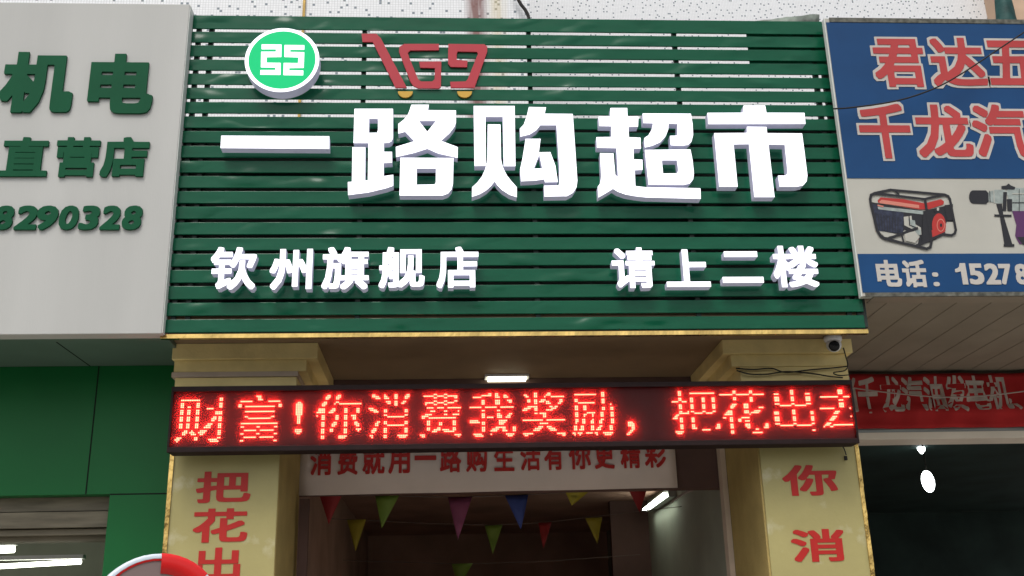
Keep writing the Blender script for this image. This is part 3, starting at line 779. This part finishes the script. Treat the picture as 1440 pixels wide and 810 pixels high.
# bunting inside the entrance
def bunting(Y, pts, flags, label):
    b = thing('bunting', at(*pts[len(pts)//2], Y), label, 'bunting', 'strings of little flags inside the entrance')
    MB().tube([at(px, py, Y) for px, py in pts], .0035, 6).build('cord', M['cord'], b)
    for col, a, c, yt, tx, ty in flags:
        A, B, T = at(a, yt, Y-.006), at(c, yt-1, Y-.006), at(tx, ty, Y+random.uniform(-.06, .06))
        m = MB(); n = 6; rows = []
        for j in range(n+1):
            f = j/n; l = A.lerp(T, f); r = B.lerp(T, f); rows.append([l, l.lerp(r, .5)+Vector((0, .014*math.sin(math.pi*f)*random.choice((-1,1)), 0)), r])
        m.add([v for q in rows for v in q], [(3*j+k, 3*j+k+1, 3*j+3+k+1, 3*j+3+k) for j in range(n) for k in range(2)], 0, True)
        o = m.build('flag', M['flag_'+col], b, recalc=False); o['label'] = col+' triangular flag'; md = o.modifiers.new('thickness', 'SOLIDIFY'); md.thickness = .002
bunting(1.62, [(424,695),(450,692.5),(505,697),(560,697.5),(640,699.5),(720,696.5),(770,694),(830,690),(880,682),(915,679.5),(985,672)],
        [('red',448,483,692.5,462.4,737),('green',527.5,561.6,697.5,537,743),('pink',630,664,699.5,644,760),('blue',710,743,697,732.5,745),('yellow',794.7,829.7,691,804,711),('red',880,912,681,899.7,721)],
        'nearest string of small triangular flags just under the white banner')
bunting(2.7, [(430,728),(500,731),(600,736),(690,738.5),(765,735),(840,726),(960,712)],
        [('yellow',488,515,731,500,775),('green',681.7,706.7,739,693,779),('red',757,776,735.5,764,772),('yellow',823,847,728.5,840,765)],
        'middle string of small triangular flags further inside the dark entrance')
bunting(4.0, [(430,786),(540,790),(650,793),(760,790),(900,780)],
        [('green',635,665,793,645,826)], 'farthest string of flags low in the dark entrance, one green flag in view')

# fluorescent tube on the entrance's right wall
XT = RX1-.10
t0, t1 = at_x(934, 695, XT), at_x(906, 716.5, XT)
ft = thing('tube_light', (XT, (t0.y+t1.y)/2, t0.z), 'short lit fluorescent tube on the right wall inside the dark entrance', 'light')
MB().tube([t0, t1], .014, 10).build('tube', M['tube'], ft)
dz = Vector((.045, 0, .012))
MB().box(XT+.03, RX1-.002, t0.y-.02, t1.y+.02, (t0.z+t1.z)/2-.02, (t0.z+t1.z)/2+.05).build('batten', M['metal_grey'], ft)
cable('cable', [(944,706),(962,694),(985,684),(1013,668)], 1.9, .008, 'pale cable running from the tube light up to the right pillar', 'pale_cable')

# ------------------------------------------------------------------ left neighbour: white sign, green shop front
YA = -.05
ws = thing('shop_sign', (-3.5, YA, ZB), 'pale grey sign with raised green characters, left of the slatted sign', 'sign')
za_t, za_b = at(266, 6, YA).z, at(226, 469, YA).z
xa_t, xa_b = at(268, 6, YA).x, at(226, 469, YA).x
b_ = MB(); b_.box(-6.5, (xa_t+xa_b)/2, YA, .05, za_b, za_t)
b_.build('panel', M['white_sign'], ws, bevel=.004)
b_ = MB(); b_.box((xa_t+xa_b)/2+.0005, (xa_t+xa_b)/2+.004, YA+.004, .06, za_b+.004, za_t-.004); b_.build('edge_trim', M['panel_edge'], ws)
WS = [('机',1.4,103.7,73,158,.042,0),('电',125,216,75.5,159,.042,0),('直',1,68,192.7,247.7,.034,0),('营',77.8,139,192.7,248.4,.034,0),('店',142.4,208.4,192.7,248.4,.042,0),
      ('8',-9,18.5,289,322.7,.035,.10),('2',20.7,52,289,322.7,.035,.10),('9',51.5,81,289,322.7,.035,.10),('0',83,110,289,322.7,.035,.10),('3',111,139.5,289,322.7,.035,.10),('2',141,169,289,322.7,.035,.10),('8',171.8,199.5,289,322.7,.035,.10)]
for ch, a, b, c, d, bo_, shr in WS:
    F = MB(); X0, X1, Z0, Z1 = rect_of(a, b, c, d, lambda px, py: at(px, py, YA-.016))
    solid_glyph(ch, bo_ if not shr else .035, X0, X1, Z0, Z1, YA-.016, YA-.001, F, F, shear=shr)
    F.build('raised_character' if not shr else 'raised_numeral', M['sign_green'], ws, recalc=False)
YG = at_z(120, 521, za_b).y
gf = thing('neighbour_shop', (-3.5, YG, .13), 'green panelled shop front with a roller shutter, under the pale grey sign', 'shop front')
b_ = MB(); b_.box(-6.5, -2.06, .052, YG+.3, za_b+.03, za_b+.1); b_.box(-6.5, -2.06, .052, .11, za_b+.002, za_b+.0295); b_.build('soffit', M['soffit_teal'], gf)
sx = xat(150, 740, YG); sz = zat(80, 696, YG)
XE = L_lo-.005
b_ = MB(); b_.box(-6.5, XE, YG, YG+.12, sz, za_b+.029); b_.box(sx, XE, YG, YG+.12, .131, sz-.003); b_.build('wall_panel', M['green_wall'], gf, bevel=.002)
b_ = MB()
j = [(at(138.5, 521, YG), at(121, 694, YG))]
xj = (j[0][0].x+j[0][1].x)/2
b_.box(xj-.004, xj+.004, YG-.002, YG-.0005, sz, za_b+.028)
b_.box(XE-.075, XE-.069, YG-.002, YG-.0005, .14, za_b+.028)
b_.box(sx, XE-.001, YG-.002, YG-.0005, sz-.006, sz+.002)
p0, p1 = at_z(78, 481, za_b+.029), at_z(130, 518, za_b+.029)
b_.add([p0, p0+Vector((.01,0,0)), p1+Vector((.01,0,0)), p1], [(0,1,2,3)])
b_.build('panel_joint', M['seam'], gf)
b_ = MB(); zz = sz
for h, dy in ((.085,.10),(.006,.16),(.095,.08),(.006,.16),(.035,.12),(.03,.18)):
    b_.box(-6.5, sx-.002, YG+dy, YG+.3, zz-h, zz-.001); zz -= h
b_.build('shutter', M['shutter'], gf)
zsh = zz
b_ = MB(); b_.box(-6.5, -2.3, YG+3.5, YG+3.6, .14, zsh+.6); b_.build('back_wall', M['interior_wall'], gf)
b_ = MB(); b_.box(-6.5, -2.3, YG+.301, YG+3.5, zsh+.35, zsh+.4); b_.build('ceiling', M['interior_wall'], gf)
b_ = MB(); b_.box(-2.3, -2.2, YG+.13, YG+3.5, .14, zsh+.6); b_.build('side_wall', M['green_wall'], gf)
def tube_light(Y, a, b, lab, rad=.016, mat='tube_soft'):
    A, B = at(*a, Y), at(*b, Y)
    t = thing('tube_light', (A+B)/2, lab, 'light', 'tube lights inside the green shop front')
    MB().tube([A, B], rad, 8).build('tube', M[mat], t)
    MB().box(min(A.x,B.x)-.02, max(A.x,B.x)+.02, Y-.03, Y+.03, max(A.z,B.z)+rad+.004, max(A.z,B.z)+rad+.03).build('reflector', M['white_plastic'], t)
tube_light(YG+1.0, (-60, 800), (114, 790), 'longest lit tube light inside the green shop front, lowest in view')
tube_light(YG+2.0, (-60, 776), (20, 772.5), 'short thick lit tube light at the left edge of the shop window', .026)
tube_light(YG+2.6, (-60, 765), (21, 763.5), 'thin lit tube light highest in the shop window at the left edge', .010)

# ------------------------------------------------------------------ right neighbour: blue sign, red banner, dark shop
YR = -.06
bs = thing('shop_sign', (3.2, YR, ZB), 'blue sign with red outlined characters and printed tools, right of the slatted sign', 'sign')
bx = (xat(1157, 40, YR)+xat(1216, 410, YR))/2
zt3, zb3 = zat(1250, 27, YR), zat(1300, 416, YR)
w1, w2 = zat(1300, 251, YR), zat(1300, 357, YR)
b_ = MB(); b_.box(bx, 7, YR, YR+.05, zb3, zt3); b_.build('panel', M['cream'], bs)
b_ = MB(); b_.box(bx+.006, 7, YR-.003, YR-.0005, w1, zt3-.03); b_.box(bx+.006, 7, YR-.003, YR-.0005, zb3+.022, w2); b_.build('blue_field', M['blue'], bs)
b_ = MB(); b_.box(bx+.03, 7, YR-.006, YR-.0005, zt3-.028, zt3+.004); b_.box(bx+.02, 7, YR-.006, YR-.0005, zb3-.004, zb3+.02); b_.build('edge_trim', M['rusty_frame'], bs)
b_ = MB(); b_.box(bx-.006, bx-.0005, YR-.004, YR+.035, zb3-.002, zt3); b_.build('side_trim', M['panel_edge'], bs)
BS = [('君',1229,1300.5,54.5,122),('达',1309,1384.5,53,121),('五',1388.5,1456,57,119.5),('千',1209,1280.5,146,222.5),('龙',1288.5,1365,147,221),('汽',1369,1445,147,222)]
for ch, a, b, c, d in BS:
    X0, X1, Z0, Z1 = rect_of(a, b, c, d, lambda px, py: at(px, py, YR-.009))
    g_in = glyph(ch, .026)
    F = MB(); solid_glyph(ch, .068, X0, X1, Z0, Z1, YR-.006, YR-.0032, F, F, grow=(g_in[3], g_in[4])); oo = F.build('character_outline', M['print_white'], bs, recalc=False)
    F = MB(); solid_glyph(ch, .026, X0, X1, Z0, Z1, YR-.009, YR-.0065, F, F); F.build('red_character', M['print_red'], oo, recalc=False)
for ch, a, b, c, d in [('电',1232.8,1267,365.5,403),('话',1269.4,1303,365.5,404),('：',1312,1320.5,383,402.4),('1',1344,1359.7,370,400),('5',1362.6,1383.3,370.5,400),('2',1385.4,1406,370.5,400),('7',1405.7,1422.5,371,400),('8',1428,1446,371,400)]:
    X0, X1, Z0, Z1 = rect_of(a, b, c, d, lambda px, py: at(px, py, YR-.006))
    F = MB(); solid_glyph(ch, .03, X0, X1, Z0, Z1, YR-.006, YR-.0032, F, F); F.build('white_character' if not ch.isdigit() else 'white_numeral', M['print_white'], bs, recalc=False)
# printed pictures on the cream band (flat prints)
def pr(mb, pts, mi, lay):
    P = [at(1200+x/6, 230+y/6, YR-.001-.0006*lay) for x, y in pts]
    b = len(mb.v); mb.v += [tuple(p) for p in P]; mb.f.append(tuple(range(b, b+len(P)))); mb.mi.append(mi); mb.smooth.append(False)
def prline(mb, pts, wd, mi, lay):
    for (x0, y0), (x1, y1) in zip(pts, pts[1:]):
        l = math.hypot(x1-x0, y1-y0) or 1; nx_, ny_ = -(y1-y0)/l*wd/2, (x1-x0)/l*wd/2
        ex, ey = (x1-x0)/l*wd*.3, (y1-y0)/l*wd*.3
        lay += .004
        pr(mb, [(x0+nx_-ex, y0+ny_-ey), (x1+nx_+ex, y1+ny_+ey), (x1-nx_+ex, y1-ny_+ey), (x0-nx_-ex, y0-ny_-ey)], mi, lay)
def prdisc(mb, cx, cy, rx, ry, mi, lay): pr(mb, [(cx+rx*math.cos(k*math.pi/12), cy+ry*math.sin(k*math.pi/12)) for k in range(24)], mi, lay)
pm = [M['print_black'], M['print_navy'], M['print_tank'], M['print_pale'], M['print_grey'], M['print_purple'], M['cream']]
ge = MB()
pr(ge, [(150,325),(600,400),(840,340),(840,490),(790,490),(700,640),(540,700),(560,600),(430,560),(400,600),(200,560)], 0, 1)
pr(ge, [(160,340),(425,400),(420,590),(200,565)], 1, 2)
pr(ge, [(205,360),(590,400),(590,430),(210,385)], 4, 3)
pr(ge, [(425,450),(490,440),(500,500),(570,540),(575,600),(520,610),(510,560),(430,520)], 6, 3)
pr(ge, [(460,470),(520,480),(530,560),(570,560),(570,600),(530,600)], 4, 4)
pr(ge, [(205,310),(230,285),(420,300),(600,335),(740,300),(765,320),(760,345),(640,385),(560,388),(210,330)], 2, 5)
pr(ge, [(220,320),(240,305),(555,350),(555,378),(225,335)], 3, 6)
prdisc(ge, 722, 520, 58, 100, 2, 5); prdisc(ge, 738, 520, 34, 55, 3, 6); prdisc(ge, 738, 520, 28, 46, 2, 7); prdisc(ge, 740, 520, 10, 16, 0, 8)
pr(ge, [(660,560),(780,560),(760,600),(700,625),(660,640)], 2, 5.5)
prdisc(ge, 714, 385, 10, 14, 6, 7)
pr(ge, [(770,350),(840,345),(835,480),(790,480),(780,420)], 0, 6)
prline(ge, [(315,222),(770,262),(800,275),(815,300),(865,560),(855,590),(830,605),(760,598)], 20, 0, 9)
prline(ge, [(315,222),(180,250),(150,265),(142,300),(150,350),(200,560),(230,610),(270,635),(620,718),(650,705),(660,650),(605,305)], 22, 0, 10)
prline(ge, [(150,262),(200,252),(600,300),(640,290),(770,262)], 20, 0, 11)
prline(ge, [(300,632),(540,545)], 22, 0, 8.5); prline(ge, [(540,690),(770,590)], 24, 0, 8.6); prline(ge, [(405,590),(425,660)], 14, 0, 8.7); prline(ge, [(345,225),(385,258)], 14, 0, 9.5)
pr(ge, [(590,400),(640,400),(670,640),(580,660)], 0, 8)
pr(ge, [(225,575),(340,600),(290,622),(262,618)], 6, 8.2); pr(ge, [(430,590),(520,570),(560,620),(520,670),(440,650)], 6, 8.2)
for i in range(9): prline(ge, [(185+i*24, 420+i*5), (200+i*22, 550+i*4)], 5, 0, 3.5)
prline(ge, [(208,352),(250,362)], 12, 3, 6.5); prdisc(ge, 690, 395, 9, 12, 0, 7); prline(ge, [(470,440),(475,520),(540,545)], 9, 0, 5)
ge.build('printed_generator', pm, bs, recalc=False)
dr = MB()
prdisc(dr, 1010, 282, 34, 56, 0, 2); pr(dr, [(1010,226),(1120,226),(1140,250),(1142,320),(1120,342),(1010,338)], 0, 3)
pr(dr, [(1140,240),(1200,220),(1280,222),(1290,330),(1220,338),(1140,318)], 4, 2)
pr(dr, [(1250,190),(1290,185),(1310,168),(1330,185),(1368,200),(1360,220),(1250,215)], 0, 4)
pr(dr, [(1265,240),(1295,240),(1290,400),(1260,400)], 0, 4)
pr(dr, [(1290,230),(1330,205),(1600,205),(1640,300),(1600,420),(1340,420)], 4, 2)
pr(dr, [(1295,300),(1340,300),(1340,400),(1300,400)], 0, 5)
pr(dr, [(1205,340),(1255,340),(1265,430),(1345,690),(1275,690),(1235,440)], 0, 3); prline(dr, [(1195,438),(1330,440)], 18, 0, 5); prline(dr, [(1275,690),(1352,690)], 22, 0, 5)
pr(dr, [(1340,400),(1470,400),(1460,560),(1480,680),(1400,680),(1365,610),(1375,520)], 5, 3); pr(dr, [(1380,620),(1480,620),(1480,690),(1430,685)], 0, 4)
prline(dr, [(1150,232),(1155,325)], 6, 0, 6); prline(dr, [(1185,225),(1190,330)], 6, 6, 6); prline(dr, [(1345,255),(1600,255)], 8, 6, 6); prline(dr, [(1345,330),(1600,330)], 7, 0, 6); prline(dr, [(1400,215),(1400,405)], 5, 0, 6)
dr.build('printed_drill', pm, bs, recalc=False)
cable('cable', [(1172,153),(1200,151),(1260,142),(1310,126),(1350,105),(1400,72),(1445,42),(1500,5)], -.14, .005, 'thin dark cable slanting across the face of the blue sign')

YN = at_z(1320, 526, zb3).y
rs = thing('neighbour_shop', (3.2, YN, .13), 'dim open shop front with a grey ceiling under the blue sign', 'shop front')
b_ = MB(); b_.box(R_hi+.02, 7, .06, YN+.2, zb3+.02, zb3+.1); b_.box(2.10, 7, YR+.004, .0595, zb3-.006, zb3-.0005)
b_.build('soffit', M['soffit_grey'], rs)
b_ = MB()
for i in range(16):
    x = R_hi+.2+i*.22; b_.box(x-.0025, x+.0025, .07, YN-.005, zb3+.0175, zb3+.0195)
b_.build('soffit_joint', M['seam_brown'], rs)
zl1, zl0 = zat(1320, 607, YN-.05), zat(1320, 617, YN-.05)
b_ = MB(); b_.box(R_hi+.0, 7, YN, YN+.2, zl1+.002, zb3+.019); b_.build('fascia', M['soffit_grey'], rs)
b_ = MB(); b_.box(R_hi+.0, 7, YN-.05, YN+.2, zl0, zl1); b_.build('lintel', M['lintel'], rs, bevel=.003)
b_ = MB(); b_.box(R_hi+.0, 7, YN-.035, YN-.002, zl1+.001, zl1+.05); b_.build('ledge', M['metal_grey'], rs)
zc_ = zl0+.28
b_ = MB(); b_.box(R_hi-.1, 8, YN+.201, 9, zc_, zc_+.1); b_.build('ceiling', M['interior_teal'], rs)
b_ = MB(); b_.box(R_hi-.1, 8, 9.001, 9.1, .14, zc_); b_.build('back_wall', M['interior_teal'], rs)
b_ = MB(); b_.box(R_hi-.1, R_hi-.005, 1.0, 9, .14, zc_-.001); b_.build('side_wall', M['interior_dark'], rs)
b_ = MB(); b_.box(R_hi-.1, 8, YN, 9, .131, .139); b_.build('floor', M['interior_dark'], rs)
for px, py, Y, rad, lab in ((1305, 677, YN+1.6, .072, 'large glowing oval lamp hanging inside the dark shop on the right'), (1295, 629, YN+1.9, .045, 'small glowing lamp just below the pale lintel of the shop on the right')):
    c = at(px, py, Y)
    t = thing('hanging_lamp', c, lab, 'lamp', 'lamps inside the dark shop on the right')
    m = MB(); lathe(m, c, (.1,0,-1), [(.001,-rad*1.35)]+[(rad*.75*math.sin(a_), -rad*1.35*math.cos(a_)) for a_ in np.linspace(.25, 2.95, 11)]+[(.001,rad*1.35)], 16); gl = m.build('bulb', M['bulb'], t)
    m = MB(); m.tube([c+Vector((0,0,rad*1.3)), Vector((c.x, c.y, zc_))], .006, 6); m.build('cord', M['cable'], t)
# red cloth banner
YC = YN-.03
rb = thing('cloth_banner', (3, YC, zl1), 'red cloth banner with pale characters above the open shop front on the right', 'banner')
zc1, zc0 = zat(1320, 527, YC), zat(1320, 603, YC)
xc0 = xat(1192, 565, YC)
b_ = MB(); nx, nzz = 90, 12
def wrk(x, z): return YC+.012*math.sin(x*9+z*14)+.008*math.sin(x*23-z*9)-.03*max(0, 1-abs((z-(zc0+.32*(zc1-zc0)))/.05))
for j_ in range(nzz+1):
    for i in range(nx+1):
        x = xc0+(6-xc0)*i/nx; z = zc0+(zc1-zc0)*j_/nzz; b_.v.append((x, wrk(x, z)-.03, z))
for j_ in range(nzz):
    for i in range(nx): b_.f.append((j_*(nx+1)+i, j_*(nx+1)+i+1, (j_+1)*(nx+1)+i+1, (j_+1)*(nx+1)+i)); b_.mi.append(0); b_.smooth.append(True)
bo = b_.build('banner_cloth', M['banner_red'], rb, recalc=False); md = bo.modifiers.new('thickness', 'SOLIDIFY'); md.thickness = .003; md.offset = 1
for ch, a, b, yt_, yb_ in [('销',1178,1206,529,580),('千',1209,1236,529,580.5),('龙',1239.6,1271,528,579),('汽',1271,1302,528,578),('油',1302,1330,528,578),('发',1332,1361.5,527,577.5),('电',1361,1391.6,527,576),('机',1390.6,1423,526,575.5),('、',1427,1436,564,576)]:
    X0, X1, Z0, Z1 = rect_of(a, b, yt_, yb_, lambda px, py: at(px, py, YC-.06))
    F = MB(); solid_glyph(ch, .024, X0, X1, Z0, Z1, -.0045, -.002, F, F)
    F.v = [(x, y+wrk(x, z)-.03, z) for x, y, z in F.v]
    F.build('pale_character', M['banner_white'], rb, recalc=False)
cable('cable', [(1196,545),(1240,551),(1300,557),(1340,558.5),(1390,556),(1450,549),(1520,540)], YC-.12, .005, 'pale cable sagging in front of the red cloth banner', 'pale_cable')

# ------------------------------------------------------------------ round-topped street sign near the camera
YS = -2.6
sc_ = at(217.5, 875, YS)
st = thing('street_sign', (sc_.x, YS, 0), 'round street sign with red and white reflective rim, at the bottom left corner', 'sign')
st.location.z = 0.13
rot = Matrix.Rotation(math.radians(24), 3, 'Z')
def dsk(r, y, k, n=48): a_ = 2*math.pi*k/n; return tuple(Vector((sc_.x, YS, sc_.z))+rot @ Vector((r*math.cos(a_), y, r*math.sin(a_))))
R0 = 91/1500*(YS-CAM.y)*.96; n = 48
def ringpart(name, mat, prof, a_, b, closed=False):
    m = MB(); cnt = n if closed else b-a_+1; q = len(prof)
    vs = [dsk(r, y, a_+k) for k in range(cnt) for r, y in prof]
    fs = [(k*q+i, k*q+i+1, ((k+1) % cnt)*q+i+1, ((k+1) % cnt)*q+i) for k in range(cnt if closed else cnt-1) for i in range(q-1)]
    m.add(vs, fs, 0, True); return m.build(name, M[mat], st)
ringpart('rim', 'disc_white', [(R0-.014, -.0285), (R0-.006, -.030), (R0, -.024), (R0, .024), (R0-.006, .030), (R0-.014, .0285)], 0, n, True)
bd = MB(); bd.add([dsk(R0-.0145, -.027, k) for k in range(n)]+[dsk(R0-.0145, .027, k) for k in range(n)], [tuple(range(n)), tuple(range(n, 2*n))[::-1]]+[(k, (k+1)%n, n+(k+1)%n, n+k) for k in range(n)])
bd.build('disc', M['disc_face'], st)
ringpart('red_line', 'disc_red', [(R0-.021, -.0272), (R0-.021, -.0292), (R0-.015, -.0292)], 0, n, True)
for a_, b in ((6, 12), (22, 28), (38, 44)):
    ringpart('reflector', 'disc_red', [(R0-.058, -.0272), (R0-.057, -.0305), (R0-.010, -.0325), (R0+.0015, -.026), (R0+.0015, .02)], a_, b)
m = MB(); m.tube([(sc_.x, YS+.0, .14), (sc_.x, YS, sc_.z-R0+.03)], .024, 12); m.build('pole', M['metal_grey'], st)
m = MB(); lathe(m, (sc_.x, YS, .131), (0,0,1), [(.2,0),(.2,.03),(.17,.06),(.05,.09),(.026,.1)], 28); m.build('base', M['cable'], st)
